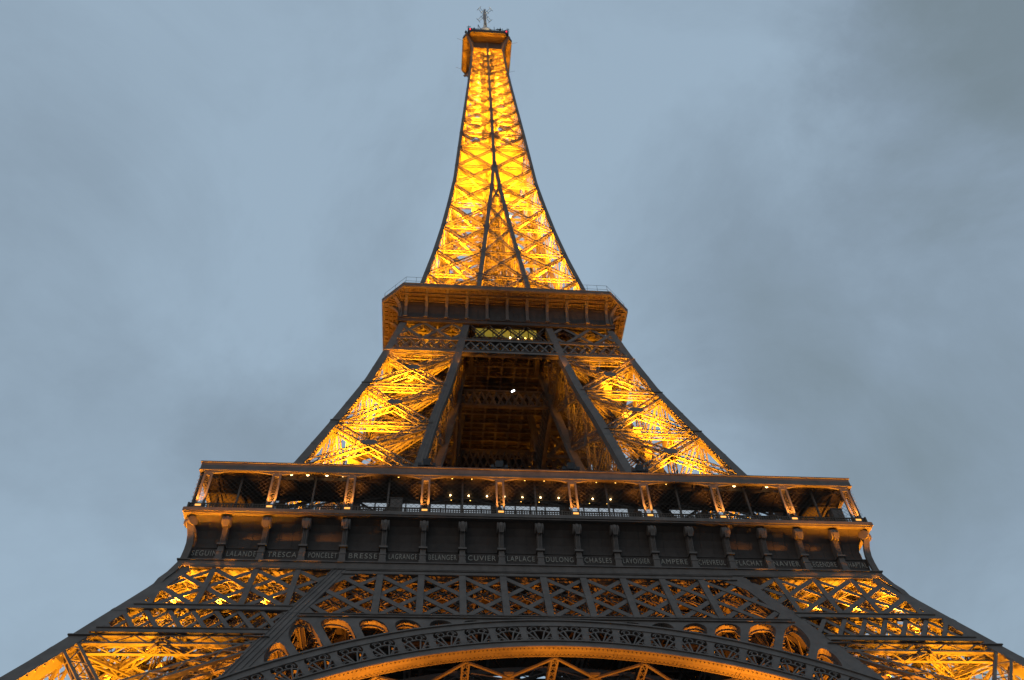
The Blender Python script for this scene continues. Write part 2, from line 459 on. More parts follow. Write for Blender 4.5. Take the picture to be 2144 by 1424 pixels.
for k in range(-12, 13):
    th = k*DT
    m = MB(); n = FN(zs(SC+41*math.cos(th)))
    pts = []
    for r, hw in ((RI+.6, .42), (RI+.9, .29), (RO-1.0, .29), (RO-.69, .42)):
        pts.append((r, hw))
    left = [A(th-hw/r, r, -.04) for r, hw in pts]; right = [A(th+hw/r, r, -.04) for r, hw in reversed(pts)]
    m.prism(left+right, -n*.9)
    m.build('ring_post', PAINT, arch)
    if not -11 <= k <= 10: continue
    scroll = MB()
    tm = th+DT/2; n = FN(zs(SC+41*math.cos(tm)))
    base = A(tm, RI+.75)
    for f in (-.62, -.28, .28, .62):               # fan of radiating bars
        scroll.bar(base+(A(tm+f*DT*.1, RI+.75)-base), A(tm+f*DT*.66, RO-1.35), .125, .12, n)
    for i in range(9):                            # curved head over the fan
        f0, f1 = -1+2*i/9, -1+2*(i+1)/9
        q = lambda f: A(tm+f*DT*.42, RO-1.30-.55*f*f)
        scroll.bar(q(f0), q(f1), .12, .12, n)
    for sx_, rr, rc in ((-1, .40, RO-1.10), (1, .40, RO-1.10), (-1, .36, RI+1.05), (1, .36, RI+1.05)):    # scrolls
        cth = tm+sx_*DT*(.17 if rc > RI+2 else .30)
        c = A(cth, rc); u = Vector((1, 0, 0)); v = n.cross(u)
        lp = None
        for i in range(13):
            a = 2*math.pi*i/10; ra = rr*(1-.045*i)
            p = c+u*(sx_*ra*math.cos(a))+v*(ra*math.sin(a))
            if lp is not None: scroll.bar(lp, p, .09, .12, n, False)
            lp = p
    scroll.build('scrollwork', PAINT, arch)

# spandrel plate with round-headed openings
def r_top(th):
    r = RO
    while r < RO+16:
        s = SC+r*math.cos(th); x = abs(r*math.sin(th)); z = zs(s)
        if z > 43.6 or x > I(z)-.55: return r
        r += .05
    return r
spm = MB()
for k in range(-12, 12):
    t0, t1 = k*DT, (k+1)*DT; dl = .34/45
    a0, a1 = t0+dl, t1-dl
    rt_mid = r_top((t0+t1)/2)
    nn = FN(zs(min(SC+45*math.cos((t0+t1)/2), ST[-1]-1)))
    n_s = 24
    def opening(u):
        th = a0+(a1-a0)*u
        lim = r_top(th)-.25
        rr = min(1.2, max(.3, lim-RO-.15))
        v = lim-rr*(1-math.sqrt(max(0, 1-(2*u-1)**2)))
        return v if v > RO+.05 and (r_top((a0+a1)/2)-RO) > .95 else RO
    cols = [t0, t0+dl*.5, a0]+[a0+(a1-a0)*i/n_s for i in range(1, n_s)]+[a1, t1-dl*.5, t1]
    bot = [RO, RO]+[opening(i/n_s) for i in range(n_s+1)]+[RO, RO]
    top = [r_top(c) for c in cols]
    if max(top)-RO < .05: continue
    for off in (0.0,):
        for i in range(len(cols)-1):
            if i in (2-1,) or i == len(cols)-3:
                lo0, lo1 = RO, RO
            else: lo0, lo1 = bot[i], bot[i+1]
            p = [A(cols[i], lo0-.02), A(cols[i+1], lo1-.02), A(cols[i+1], max(top[i+1], lo1)), A(cols[i], max(top[i], lo0))]
            spm.prism(p, -nn*.16)
    if opening(.5) > RO+.3:
        path = [A(a0, RO)]+[A(a0+(a1-a0)*i/n_s, opening(i/n_s)) for i in range(n_s+1)]+[A(a1, RO)]
        ins = -nn*.6; rev = MB()
        for p, q in zip(path, path[1:]): rev.prism([p-nn*.03, q-nn*.03, q+ins, p+ins], Vector((0, 0, .05)))
        for p, q in zip(path, path[1:]):
            Ln = (q-p).length; c = max(1, int(Ln/.6))
            cen = A((t0+t1)/2, RO+1)
            for j in range(c):
                w_ = p.lerp(q, (j+.5)/c); d_ = (cen-w_).normalized()
                rev.bar(w_+ins*.98, w_+ins*.98+d_*.2, .22, .06, nn)
        rev.build('opening_reveal', PAINT, arch)
spm.build('spandrel_plate', PAINT, arch)
# rear ring of the arch and the bracing between the two rings
def AH(th, r, d): return A(th, r)+Vector((0, d, 0))     # the same arch, d metres further in
for r, t in ((RI+.2, .6), (RO-.4, .5)):
    m = MB()
    for i in range(60):
        t0, t1 = -TH+2*TH*i/60, -TH+2*TH*(i+1)/60
        m.bar(AH(t0, r, 7.5), AH(t1, r, 7.5), .5, t, (0, 1, 0), False)
    m.build('rear_ring', PAINT, arch)
for k in range(-5, 5):
    t0, t1 = k*3*DT, (k+1)*3*DT
    if abs(t0) > TH or abs(t1) > TH: continue
    m = MB(); r = RI+.05
    m.bar(AH(t0, r, 1.7), AH(t1, r, 7.3), .22, .16, (0, 0, 1)); m.bar(AH(t1, r, 1.7), AH(t0, r, 7.3), .22, .16, (0, 0, 1))
    m.lattice(AH(t0, r+.2, 1.7), AH(t0, r+.2, 7.3), .7, .6, (0, 0, 1), 1.0, .16, .09, True)
    q = AH((t0+t1)/2, r, 4.5); m.box(q.x-.5, q.x+.5, q.y-.5, q.y+.5, q.z-.12, q.z+.12)
    m.lattice(AH(t0, RI+.4, 7.5), AH(t1, RO-.4, 7.5), .7, .5, (0, 1, 0), .9, .14, .09); m.lattice(AH(t1, RI+.4, 7.5), AH(t0, RO-.4, 7.5), .7, .5, (0, 1, 0), .9, .14, .09)
    m.build('rear_bracing', PAINT, arch)
# central belt over the arch
girder = empty('belt_truss', parent=tower)
cA = lambda z: -I(z)+.55
cB = lambda z: I(z)-.55
m = MB(); chord(m, cA, cB, 43.55, 43.9, F, FN, .3, .05, 1.0); m.build('belt_chord', PAINT, girder)
m = MB(); chord(m, cA, cB, 50.15, 50.75, F, FN, .3, .05, 1.0); m.build('belt_chord', PAINT, girder)
m = MB(); belt(m, cA, cB, 43.9, 50.15, 3.87, F, FN, .50, False, 2, 1.0)
m.build('belt_lattice', PAINT, girder)
for k in range(-4, 5):
    m = MB(); n = FN(47); a, b = F(k*3.87, 43.85, -.06), F(k*3.87, 50.3, -.06)
    m.bar(a, b, .62, .1, n); m.lattice(F(k*3.87, 43.85, .5), F(k*3.87, 50.3, .5), .6, .9, n, .8, .12, .08)
    m.build('belt_upright', PAINT, girder)
# gusset fillets at the sloping ends
for s in (-1, 1):
    for z0, z1, e in ((43.8, 45.2, 1.6), (48.4, 50.2, 1.5)):
        x0 = s*(I(z0)-.5); x1 = s*(I(z1)-.5); m = MB()
        m.prism([F(x0, z0, .05), F(x0-s*e, z0, .05), F(x1, z1, .05)] if z0 < 45 else [F(x1, z1, .05), F(x1-s*e, z1, .05), F(x0, z0, .05)], FN(z0)*.06)
        m.build('belt_gusset', PAINT, girder)
four(arch); four(girder)

# ------------------------------------------------------------------ first floor deck
deck = empty('first_floor_deck', parent=tower)
hole = 6.0
for a, b, c, d in ((-34, 34, -34, -hole), (-34, 34, hole, 34), (-34, -hole, -hole, hole), (hole, 34, -hole, hole)):
    m = MB(); m.box(a, b, c, d, 56.25, 56.78); m.build('deck_slab', DARK, deck)
m = MB()
for k in range(-8, 9):
    x = k*3.87
    for s in (-1, 1):
        m.lattice((x, s*33.3, 55.0), (x, s*hole, 55.0), .35, 2.2, (0, 0, 1), 1.5, .16, .1)
        m.lattice((s*33.3, x, 54.7), (s*hole, x, 54.7), .35, 1.8, (0, 0, 1), 1.5, .16, .1)
m.build('deck_joist', PAINT, deck)
m = MB()
for s in (-1, 1):
    for y in (hole, 13.0, 20.5, 26.5):
        m.lattice((-33, s*y, 53.6), (33, s*y, 53.6), .8, 4.2, (0, 0, 1), 2.6, .22, .14, True)
        m.lattice((s*y, -33, 53.4), (s*y, 33, 53.4), .8, 4.0, (0, 0, 1), 2.6, .22, .14, True)
m.build('deck_girder', PAINT, deck)

# ------------------------------------------------------------------ frieze with the names, consoles and cornice
frieze = empty('frieze', parent=tower)
def lip(m, h, d, z0, z1): m.box(-h, h-d, -h, -h+d, z0, z1)     # one side of a square ring, butted end to end
m = MB()                                          # base moulding
hb = 34.5
lip(m, hb, 1.0, 51.0, 51.68); lip(m, hb+.12, 1.0, 51.68, 51.8); lip(m, hb-.2, .9, 50.8, 51.0)
m.build('base_moulding', PAINT, frieze)
m = MB(); hc = 35.35                               # cornice
lip(m, hc, 1.2, 56.95, 57.33); lip(m, hc-.12, 1.25, 56.78, 56.95); lip(m, hc-.06, 1.1, 57.33, 57.42)
m.build('cornice', PAINT, frieze)
PR = [(51.8, 33.86), (53.7, 33.86), (53.75, 33.66), (54.2, 33.6), (54.8, 33.62), (55.6, 33.85), (56.3, 34.25), (56.78, 34.8)]
NAMES = ['SEGUIN', 'LALANDE', 'TRESCA', 'PONCELET', 'BRESSE', 'LAGRANGE', 'BELANGER', 'CUVIER', 'LAPLACE', 'DULONG', 'CHASLES', 'LAVOISIER',
         'AMPERE', 'CHEVREUL', 'FLACHAT', 'NAVIER', 'LEGENDRE', 'CHAPTAL']
BAY = 3.87
for b in range(18):
    x0 = (b-9)*BAY; x1 = x0+BAY
    if b == 0: x0 = -33.7
    if b == 17: x1 = 33.7
    m = MB(); m.rings([[(x0 if b else -y, -y, z), (x1 if b < 17 else y, -y, z)] for z, y in PR], False)
    for a in (52.34, 53.55): m.box(x0+.3, x1-.3, -33.93, -33.84, a-.04, a+.04)      # raised border of the name plate
    for f in (1/3, 2/3):                                                            # thin joints in the panel
        xx = x0+(x1-x0)*f
        for (z0, y0), (z1, y1) in zip(PR[2:], PR[3:]): m.bar((xx, -y0-.01, z0), (xx, -y1-.01, z1), .05, .05, (0, -1, 0), False)
    m.build('name_panel', PANEL, frieze)
for b, nm in enumerate(NAMES):                     # lettering: real text turned into thin raised letters
    cu = bpy.data.curves.new('lettering', 'FONT'); cu.body = nm; cu.size = .86; cu.align_x = 'CENTER'; cu.extrude = .02
    cu.space_character = 1.2
    t = bpy.data.objects.new('lettering', cu); C.objects.link(t)
    dg = bpy.context.evaluated_depsgraph_get(); me = bpy.data.meshes.new_from_object(t.evaluated_get(dg))
    bpy.data.objects.remove(t)
    me.materials.clear(); me.materials.append(GILT)
    xs = [v.co.x for v in me.vertices]; wd = max(xs)-min(xs); k = min(1, (2.75 if 0 < b < 17 else 2.35)/wd)
    for v in me.vertices: v.co.x *= k
    o = bpy.data.objects.new('lettering', me); C.objects.link(o); o.parent = frieze
    o.location = ((b-8.5)*BAY + (.42 if b == 0 else -.42 if b == 17 else 0), -33.89, 52.64); o.rotation_euler = (R(90), 0, 0)
def console_mesh(hw):
    m = MB()
    m.box(-hw*1.3, hw*1.3, -34.50, -33.5, 51.8, 52.15); m.box(-hw*1.1, hw*1.1, -34.42, -33.5, 52.15, 52.75); m.box(-hw*1.25, hw*1.25, -34.46, -33.5, 52.75, 52.9); m.box(-hw, hw, -34.38, -33.5, 52.9, 53.5)
    m.box(-hw*1.5, hw*1.5, -34.58, -33.4, 53.5, 53.7)
    sh = [(53.7, 34.36), (54.2, 34.36), (54.8, 34.45), (55.4, 34.60), (55.9, 34.7)]
    m.rings([[(-hw*.9, -y, z), (hw*.9, -y, z), (hw*.9, -33.3, z), (-hw*.9, -33.3, z)] for z, y in sh], True, True)
    for i in range(3): m.bar((hw*.55*(i-1), -34.40, 53.8), (hw*.55*(i-1), -34.66, 55.5), .07, .07, (0, -1, 0))
    # scroll head: a rounded boss with a drum, its axis along the wall, petals on the front
    n = 16; c = (-34.62, 56.12)
    ring = lambda x, r: [(x, c[0]+r*math.cos(2*math.pi*i/n)*.85, c[1]+r*math.sin(2*math.pi*i/n)) for i in range(n)]
    m.rings([ring(-hw*1.55, .30), ring(-hw*1.55, .52), ring(-hw*1.35, .60), ring(-hw*1.0, .60), ring(-hw*.85, .52), ring(-hw*.3, .64), ring(hw*.3, .64), ring(hw*.85, .52), ring(hw*1.0, .60), ring(hw*1.35, .60), ring(hw*1.55, .52), ring(hw*1.55, .30)], True, True)
    for i in (-1, 0, 1):
        m.bar((i*hw*.75, c[0]-.52, c[1]-.1), (i*hw*.55, c[0]-.30, c[1]-.78), .14, .12, (0, -1, 0))
    return m
con = console_mesh(.28).build('console', PAINT, frieze); con.location.x = -8*BAY
for k in range(-7, 9):
    c = con.copy(); C.objects.link(c); c.parent = frieze; c.location.x = k*BAY
# corner console, turned 45 degrees, and the curved wing that runs down to the pier's edge
m = MB()
n = 14
cc = Vector((-34.45, -34.45, 56.15)); ax = Vector((1, -1, 0)).normalized(); rad = Vector((-1, -1, 0)).normalized()
rg = lambda s, r: [cc+ax*s+rad*(r*math.cos(2*math.pi*i/n))+Vector((0, 0, r*math.sin(2*math.pi*i/n))) for i in range(n)]
m.rings([rg(-.45, .35), rg(-.45, .52), rg(-.3, .55), rg(-.26, .46), rg(.26, .46), rg(.3, .55), rg(.45, .52), rg(.45, .35)], True, True)
CP = [(48.2, 35.62), (49.0, 35.42), (50.0, 34.98), (50.73, 34.74), (51.4, 34.52), (52.1, 34.40), (53.0, 34.34), (53.8, 34.33), (54.6, 34.42), (55.2, 34.56), (55.8, 34.72)]
w = .65
m.rings([[(-y, -y, z), (-y+w, -y, z), (-y+w, -y+.25, z), (-y+.25, -y+.25, z), (-y+.25, -y+w, z), (-y, -y+w, z)] for z, y in CP], True, True)
m.build('corner_console', PAINT, frieze)
four(frieze, skip=('lettering',))

# ------------------------------------------------------------------ gallery over the frieze
gal = empty('gallery', parent=tower)
gh = 35.05
m = MB()
lip(m, gh, .35, 62.61, 63.52); lip(m, gh+.11, .5, 63.52, 63.66); lip(m, gh+.06, .42, 62.48, 62.61)
m.build('fascia', PAINT, gal)
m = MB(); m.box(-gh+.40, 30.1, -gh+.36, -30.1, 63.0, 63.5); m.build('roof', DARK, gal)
m = MB()
for k in range(-17, 16): m.bar((k*1.95, -gh+.36, 62.88), (k*1.95, -30.1, 62.88), .14, .24, (0, 0, 1))
for y in (-33.6, -31.2): m.box(-gh+.4, -y-.15, y-.12, y+.12, 62.6, 62.99)
m.box(-30.5, 29.9, -30.35, -29.95, 62.85, 63.0)
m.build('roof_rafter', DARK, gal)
CX = [k*7.74 + 3.87 for k in range(-5, 5)]
CX = [-34.55]+CX[1:-1]+[34.55]
CX = [-34.55, -27.1, -19.4, -11.65, -3.87, 3.87, 11.65, 19.4, 27.1, 34.55]
for i, x in enumerate(CX):
    sgn = 0 if 0 < i < 9 else (1 if i == 0 else -1)
    m = MB()
    for s in (-.36, .36):
        xx = x+s+sgn*.5
        m.box(xx-.10, xx+.10, -gh+.04, -gh+.24, 57.4, 62.48)
        m.box(xx-.14, xx+.14, -gh, -gh+.28, 57.4, 57.62); m.box(xx-.14, xx+.14, -gh, -gh+.28, 62.2, 62.47)
    xc = x+sgn*.5
    for j in range(12 if i in (0, 1, 2, 7, 8, 9) else 0):                               # wire lacing between the twin columns
        z = 58.2+j*.33
        m.bar((xc-.28, -gh+.14, z), (xc+.28, -gh+.14, z+.33), .018, .018); m.bar((xc+.28, -gh+.14, z), (xc-.28, -gh+.14, z+.33), .018, .018)
    # curved haunches under the fascia
    for s in (-1, 1):
        if s == -sgn: continue
        pts = [(xc+s*.48, 62.47)]
        for q in range(8):
            a = q/7; pts.append((xc+s*(.48+2.4*a), 62.47-.36*(1-a)**2))
        m.prism([(px, -gh+.04, pz) for px, pz in pts], (0, .2, 0))
    m.box(xc-.25, xc+.25, -gh+.05, -gh+.6, 61.85, 62.46); m.box(xc-.9, xc+.9, -gh+.5, -gh+.66, 61.9, 62.1)
    m.build('twin_column', PAINT, gal)
    m = MB(); m.box(xc-.40, xc+.40, -gh-.18, -gh+.30, 57.44, 57.86); m.build('lamp_box', PAINT, gal)
    m = MB(); m.box(xc-.28, xc+.28, -gh-.22, -gh-.182, 57.60, 57.80); m.build('uplight_glass', SODIUM, gal)
for i in range(9):                                      # thin posts halfway and the inner row with arched heads
    x = (CX[i]+CX[i+1])/2
    m = MB(); m.box(x-.09, x+.09, -33.9, -33.72, 57.3, 63.0); m.build('thin_post', PAINT, gal)
for x in CX[1:-1]:
    m = MB(); m.box(x-.2, x+.2, -30.75, -30.4, 57.3, 62.95)
    for s in (-1, 1):
        pts = [(x+s*.2, 62.95)]
        for q in range(9):
            a = q/8; pts.append((x+s*(.2+2.6*a), 62.95-.5*(1-a)**2))
        m.prism([(px, -30.7, pz) for px, pz in pts], (0, .25, 0))
    m.box(x-.5, x+.5, -31.0, -30.3, 61.5, 61.75)
    m.build('arched_post', PAINT, gal)
m = MB()                                               # balustrade
lip(m, gh-.02, .12, 58.06, 58.16); lip(m, gh-.04, .08, 57.82, 57.87); lip(m, gh-.04, .08, 57.50, 57.56)
n = int(2*gh/.26)
for i in range(n+1):
    x = -gh+2*gh*i/n
    m.box(x-.055, x+.055, -gh+.05, -gh+.12, 57.42, 58.07)
for i in range(0, n, 8):
    x = -gh+2*gh*i/n; m.box(x-.09, x+.09, -gh, -gh+.16, 57.42, 58.2)
m.build('railing', DARK, gal)
m = MB()                                               # safety net of thin wires between the columns
y = -gh+.3; step = .55; x = -gh-5
while x < gh:
    for sg in (1, -1):
        x0, z0 = (x, 58.5) if sg == 1 else (x+3.95, 58.5); x1, z1 = x0+sg*3.95, 62.45
        a = max(-gh, min(gh, x0)); b = max(-gh, min(gh, x1))
        if abs(b-a) > .1:
            za = z0+(a-x0)/(x1-x0)*(z1-z0); zb = z0+(b-x0)/(x1-x0)*(z1-z0)
            m.bar((a, y, za), (b, y, zb), .022, .022, (0, -1, 0), False)
    x += step
m.build('safety_net', DARK, gal)
# glazed pavilion behind the middle of the gallery; its panes carry an added glow
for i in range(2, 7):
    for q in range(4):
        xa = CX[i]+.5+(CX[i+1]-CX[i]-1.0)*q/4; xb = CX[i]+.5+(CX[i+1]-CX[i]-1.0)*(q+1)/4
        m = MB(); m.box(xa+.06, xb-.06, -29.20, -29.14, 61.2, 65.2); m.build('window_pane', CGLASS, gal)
m = MB(); m.box(-19.4, 19.4, -29.3, -29.0, 65.2, 66.2); m.box(-19.4, 19.4, -29.3, -28.6, 57.0, 61.2)
for i in range(2, 7):
    for q in range(5):
        xa = CX[i]+.5+(CX[i+1]-CX[i]-1.0)*q/4; m.box(xa-.07, xa+.07, -29.32, -29.1, 61.2, 65.2)
    m.box(CX[i]-.5, CX[i]+.42, -29.30, -29.05, 61.2, 65.2)
m.build('pavilion_wall', DARK, gal)
def lamps(lst, z, M_, r, nm='downlight'):
    for x, y in lst:
        m = MB(); m.ball((x, y, z), r, 8); m.build(nm, M_, gal)
lamps([(-25.8, -34.4), (-24.1, -34.4), (-22.1, -34.4), (-20.4, -34.4), (20.4, -34.4), (22.0, -34.4), (25.7, -34.4)], 62.78, LAMP, .17)
lamps([(-14.6, -34.4), (-8.9, -34.4), (-6.8, -34.4), (-1.1, -34.4), (1.0, -34.4), (6.7, -34.4), (8.8, -34.4), (14.4, -34.4)], 62.8, YLAMP, .09)
lamps([(-9.0, -31.6), (-7.0, -31.6), (-5.0, -31.6), (-3.1, -31.6), (-1.1, -31.6), (.9, -31.6), (2.9, -31.6), (6.7, -31.6), (8.7, -31.6)], 62.8, LAMP, .095)
lamps([(-8.9, -31.0), (-6.8, -31.0), (-1.2, -31.0), (.8, -31.0), (6.4, -31.0), (8.4, -31.0)], 62.7, YLAMP, .075)
four(gal, skip=('downlight', 'window_pane', 'safety_net', 'lamp_box', 'uplight_glass'))
for x in CX:
    spot((x+(.5 if x < -34 else -.5 if x > 34 else 0), -gh-.35, 57.95), (x, -gh+.1, 62.4), 1700, 75, .8, .12, (1, .36, .05), tower)
for x in (-30, 30):
    spot((x*1.115, -32.2, 57.4), (x*1.14, -27, 63), 3000, 80, .8, .15, (1, .36, .02), tower)

# ------------------------------------------------------------------ second floor platform
plat = empty('second_platform', parent=tower)
a2, b2 = 17.35, 20.95
OCT = [(-a2, -b2), (a2, -b2), (b2, -a2), (b2, a2), (a2, b2), (-a2, b2), (-b2, a2), (-b2, -a2)]
def octr(k, z): return [(x*k, y*k, z) for x, y in OCT]
def oct_off(a, b, z): return [(-a, -b, z), (a, -b, z), (b, -a, z), (b, a, z), (a, b, z), (-a, b, z), (-b, a, z), (-b, -a, z)]
m = MB(); m.rings([oct_off(a2-.35, b2-.55, 116.45), oct_off(a2-.08, b2-.12, 116.45), oct_off(a2, b2, 116.65), oct_off(a2, b2, 117.15), oct_off(a2+.03, b2+.06, 117.18), oct_off(a2+.03, b2+.06, 117.32), oct_off(a2-.4, b2-.7, 117.32)], True); m.build('cornice', PAINT, plat)
m = MB(); m.rings([oct_off(a2-.32, b2-.5, 116.42), oct_off(17.4, 17.7, 115.9)], True); m.build('soffit', WOOD, plat)
m = MB()                                               # planks and ribs of the overhang
for k in range(4):
    ca, sa = (1, 0, -1, 0)[k], (0, 1, 0, -1)[k]
    rot = lambda x, y, ca=ca, sa=sa: (x*ca-y*sa, x*sa+y*ca)
    for j in range(41):
        x = -17.2+j*.86
        p = rot(x, -17.8); q = rot(x*1.0, -b2+.5); m.bar((*p, 115.82), (*q, 116.30), .16, .16, (0, 0, 1))
    for yy in (-18.4, -19.1, -19.8): m.bar((*rot(-17.6, yy), 115.7+(-17.8-yy)*.15), (*rot(17.6, yy), 115.7+(-17.8-yy)*.15), .2, .18, (0, 0, 1))
    for j in range(7):
        f = j/6; p = rot(17.35+.25*f, -17.7+.2*f); e0 = Vector((17.35, -20.4)); e1 = Vector((20.4, -17.35)); e = e0.lerp(e1, f)
        m.bar((17.5*ca+17.5*sa if 0 else rot(17.5, -17.5)[0], rot(17.5, -17.5)[1], 115.85), (*rot(e.x, e.y), 116.3), .16, .2, (0, 0, 1))
m.build('soffit_joist', WOOD, plat)
for k in range(4):
    ca, sa = (1, 0, -1, 0)[k], (0, 1, 0, -1)[k]
    m = MB(); hb = 17.72
    pts = lambda z, d: [(-hb-d, -hb-d, z), (hb+d, -hb-d, z)]
    m.rings([pts(112.0, 0), pts(113.2, 0.02), pts(114.4, .1), pts(115.3, .25), pts(116.0, .55)], False)
    m.prism([(-hb-.15, -hb-.18, 111.0), (hb+.15, -hb-.18, 111.0), (hb+.15, -hb-.18, 111.75), (-hb-.15, -hb-.18, 111.75)], (0, .8, 0))
    m.prism([(-hb-.28, -hb-.32, 111.75), (hb+.28, -hb-.32, 111.75), (hb+.28, -hb-.32, 111.98), (-hb-.28, -hb-.32, 111.98)], (0, .8, 0))
    for j in range(37):
        x = -hb+2*hb*j/36; m.bar((x, -hb-.02, 112.0), (x, -hb-.12, 114.4), .05, .05, (0, -1, 0), False)
    o = m.build('wall_panel', PANEL, plat); o.rotation_euler.z = k*math.pi/2
def bracket(L_, hw):
    m = MB(); pr = [(0.0, 112.0), (.34, 112.0), (.34, 112.5), (.26, 112.6), (.28, 113.6), (.5, 114.6), (1.1, 115.4), (2.0, 116.0), (L_, 116.4), (L_, 116.46), (0, 116.46)]
    m.prism([(-hw, -d, z) for d, z in pr], (2*hw, 0, 0))
    m.prism([(-hw*1.4, -d, z) for d, z in ((0, 111.98), (.5, 111.98), (.5, 112.2), (0, 112.2))], (2.8*hw, 0, 0))
    return m
br = bracket(2.75, .25)
first = None
corner = None
for k in range(4):
    for j in range(11):
        x = -16.8+3.36*j
        if first is None: o = first = br.build('bracket', PAINT, plat)
        else: o = first.copy(); C.objects.link(o); o.parent = plat
        v = Matrix.Rotation(k*math.pi/2, 3, 'Z') @ Vector((x, -17.7, 0)); o.location = v; o.rotation_euler.z = k*math.pi/2
    if corner is None:
        mb_ = bracket(2.75, .3); mb_.v = [(x, y*.72, z) for x, y, z in mb_.v]; o = corner = mb_.build('bracket', PAINT, plat)
    else: o = corner.copy(); C.objects.link(o); o.parent = plat
    o.location = Matrix.Rotation(k*math.pi/2, 3, 'Z') @ Vector((17.55, -17.55, 0)); o.rotation_euler.z = k*math.pi/2+math.pi/4
m = MB()                                               # thin railing and parapet on top
R1 = oct_off(a2-.3, b2-.3, 0)
for i in range(8):
    p = Vector(R1[i]); q = Vector(R1[(i+1) % 8]); c = max(2, int((q-p).length/1.7))
    for j in range(c):
        e = p.lerp(q, j/c); m.bar((e.x, e.y, 117.3), (e.x, e.y, 119.4), .045, .045)
    for z in (118.3, 119.4): m.bar((p.x, p.y, z), (q.x, q.y, z), .035, .035)
m.build('railing', DARK, plat)
m = MB(); 
for a, b, c, d in ((-17.4, 17.4, -17.4, -6.5), (-17.4, 17.4, 6.5, 17.4), (-17.4, -6.5, -6.5, 6.5), (6.5, 17.4, -6.5, 6.5)): m.box(a, b, c, d, 115.2, 115.7)
m.box(-7, 7, -7, 7, 114.6, 115.15)
m.build('deck_slab', DARK, plat)
m = MB()
for k in range(-7, 8):
    x = k*2.3
    m.lattice((x, -17.2, 114.3), (x, 17.2, 114.3), .3, 1.4, (0, 0, 1), 1.2, .13, .08); m.lattice((-17.2, x, 113.6), (17.2, x, 113.6), .3, 1.2, (0, 0, 1), 1.2, .13, .08)
m.build('deck_joist', PAINT, plat)
# girders between the pylons, front and inner planes
for k in range(4):
    m = MB()
    za = lambda z: -I(z)+.5
    zb = lambda z: I(z)-.5
    rz = k*math.pi/2
    chords(plat, ((105.3, 106.0), (101.6, 102.4), (111.2, 111.9)), za, zb, F, FN, .25, .05, .7, rz)
    belt(m, za, zb, 102.4, 105.3, 1.55, F, FN, .26, False, 1, .6)
    m.build('belt_truss', PAINT, plat).rotation_euler.z = rz; m = MB()
    belt(m, za, zb, 106.0, 111.2, 3.1, F, FN, .16, False, 1, .6)
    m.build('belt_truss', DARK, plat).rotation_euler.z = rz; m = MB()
    PI_ = lambda x, z, off=0: Vector((x, -I(z)+off, z))
    NI_ = lambda z: Vector((0, -1, 0))
    chords(plat, ((106.0, 106.3), (102.0, 102.3)), za, zb, PI_, NI_, .15, .05, .5, rz)
    belt(m, za, zb, 102.3, 106.0, 1.25, PI_, NI_, .14, False, 1, .5)
    m.build('belt_truss', PAINT, plat).rotation_euler.z = rz
# glazed room under the deck, lit from inside
for q in range(7):
    xa = -5.2+10.4*q/7; xb = -5.2+10.4*(q+1)/7
    m = MB(); m.box(xa+.07, xb-.07, -15.06, -15.0, 111.0, 113.3); m.build('lit_window', YGLASS, plat)
m = MB(); m.box(-5.6, 5.6, -15.2, -14.8, 113.3, 114.0); m.box(-5.6, 5.6, -15.2, -14.6, 109.9, 111.0)
for q in range(8):
    xa = -5.2+10.4*q/7; m.box(xa-.07, xa+.07, -15.14, -14.9, 111.0, 113.3)
for s in (-1, 1):
    m.box(s*5.6-.3, s*5.6+.3, -15.2, -8, 109.9, 114.2)
m.build('glazed_room', DARK, plat)
for x, z, mm in ((.6, 110.75, LAMP), (2.0, 110.72, LAMP), (4.2, 110.65, YLAMP), (3.1, 110.68, YLAMP)):
    b_ = MB(); b_.ball((x, -15.4, z), .16, 8); b_.build('downlight', mm, plat)
b_ = MB(); b_.bar((.9, -10.9, 102.4), (1.35, -10.9, 102.8), .22, .16); b_.build('work_lamp', WHITEL, plat)

# ------------------------------------------------------------------ the tapering upper shaft
spire = empty('upper_shaft', parent=tower)
LV = [116.5, 119.6, 130.2, 140.3, 151.4, 162.0, 172.8, 182.8, 192.9, 202.2, 211.2, 219.5, 227.4, 234.5, 241.6, 247.7, 253.3, 258.9, 264.2, 269.2]
side = empty('shaft_side', parent=spire)
rl = [116]
while rl[-1] < 277: rl.append(rl[-1]+2.5)
m = MB(); rs = []
for z in rl:
    h = H(z); w = .85-.35*(z-116)/160; rs.append([(-h, -h, z), (-h+w, -h, z), (-h+w, -h+w, z), (-h, -h+w, z)])
m.rings(rs, True, True)
z = 117
while z < 270:
    h = H(z); w = .85-.35*(z-116)/160
    m.box(-h+w-.02, -h+w+.1, -h+.12, -h+.25, z, z+.25); m.box(-h+.12, -h+.25, -h+w-.02, -h+w+.1, z, z+.25); z += .6
m.build('corner_rib', PAINT, side)
for s in (-1, 1):
    m = MB(); rs = []
    for z in [q for q in rl if q <= 187]:
        h, i = H(z), I(z); w = .85-.3*(z-116)/160; x = s*i
        rs.append([(x-w/2, -h-.01, z), (x+w/2, -h-.01, z), (x+w/2, -h+w, z), (x-w/2, -h+w, z)])
    m.rings(rs, True, True); m.build('inner_rib', PAINT, side)
m = MB(); rs = []
for z in [185.5]+[q for q in rl if q > 186]:
    h = H(z); w = .72-.2*(z-186)/90; rs.append([(-w/2, -h-.015, z), (w/2, -h-.015, z), (w/2, -h+w, z), (-w/2, -h+w, z)])
m.rings(rs, True, True); m.build('centre_rib', PAINT, side)
brc = MB(); gs = brc
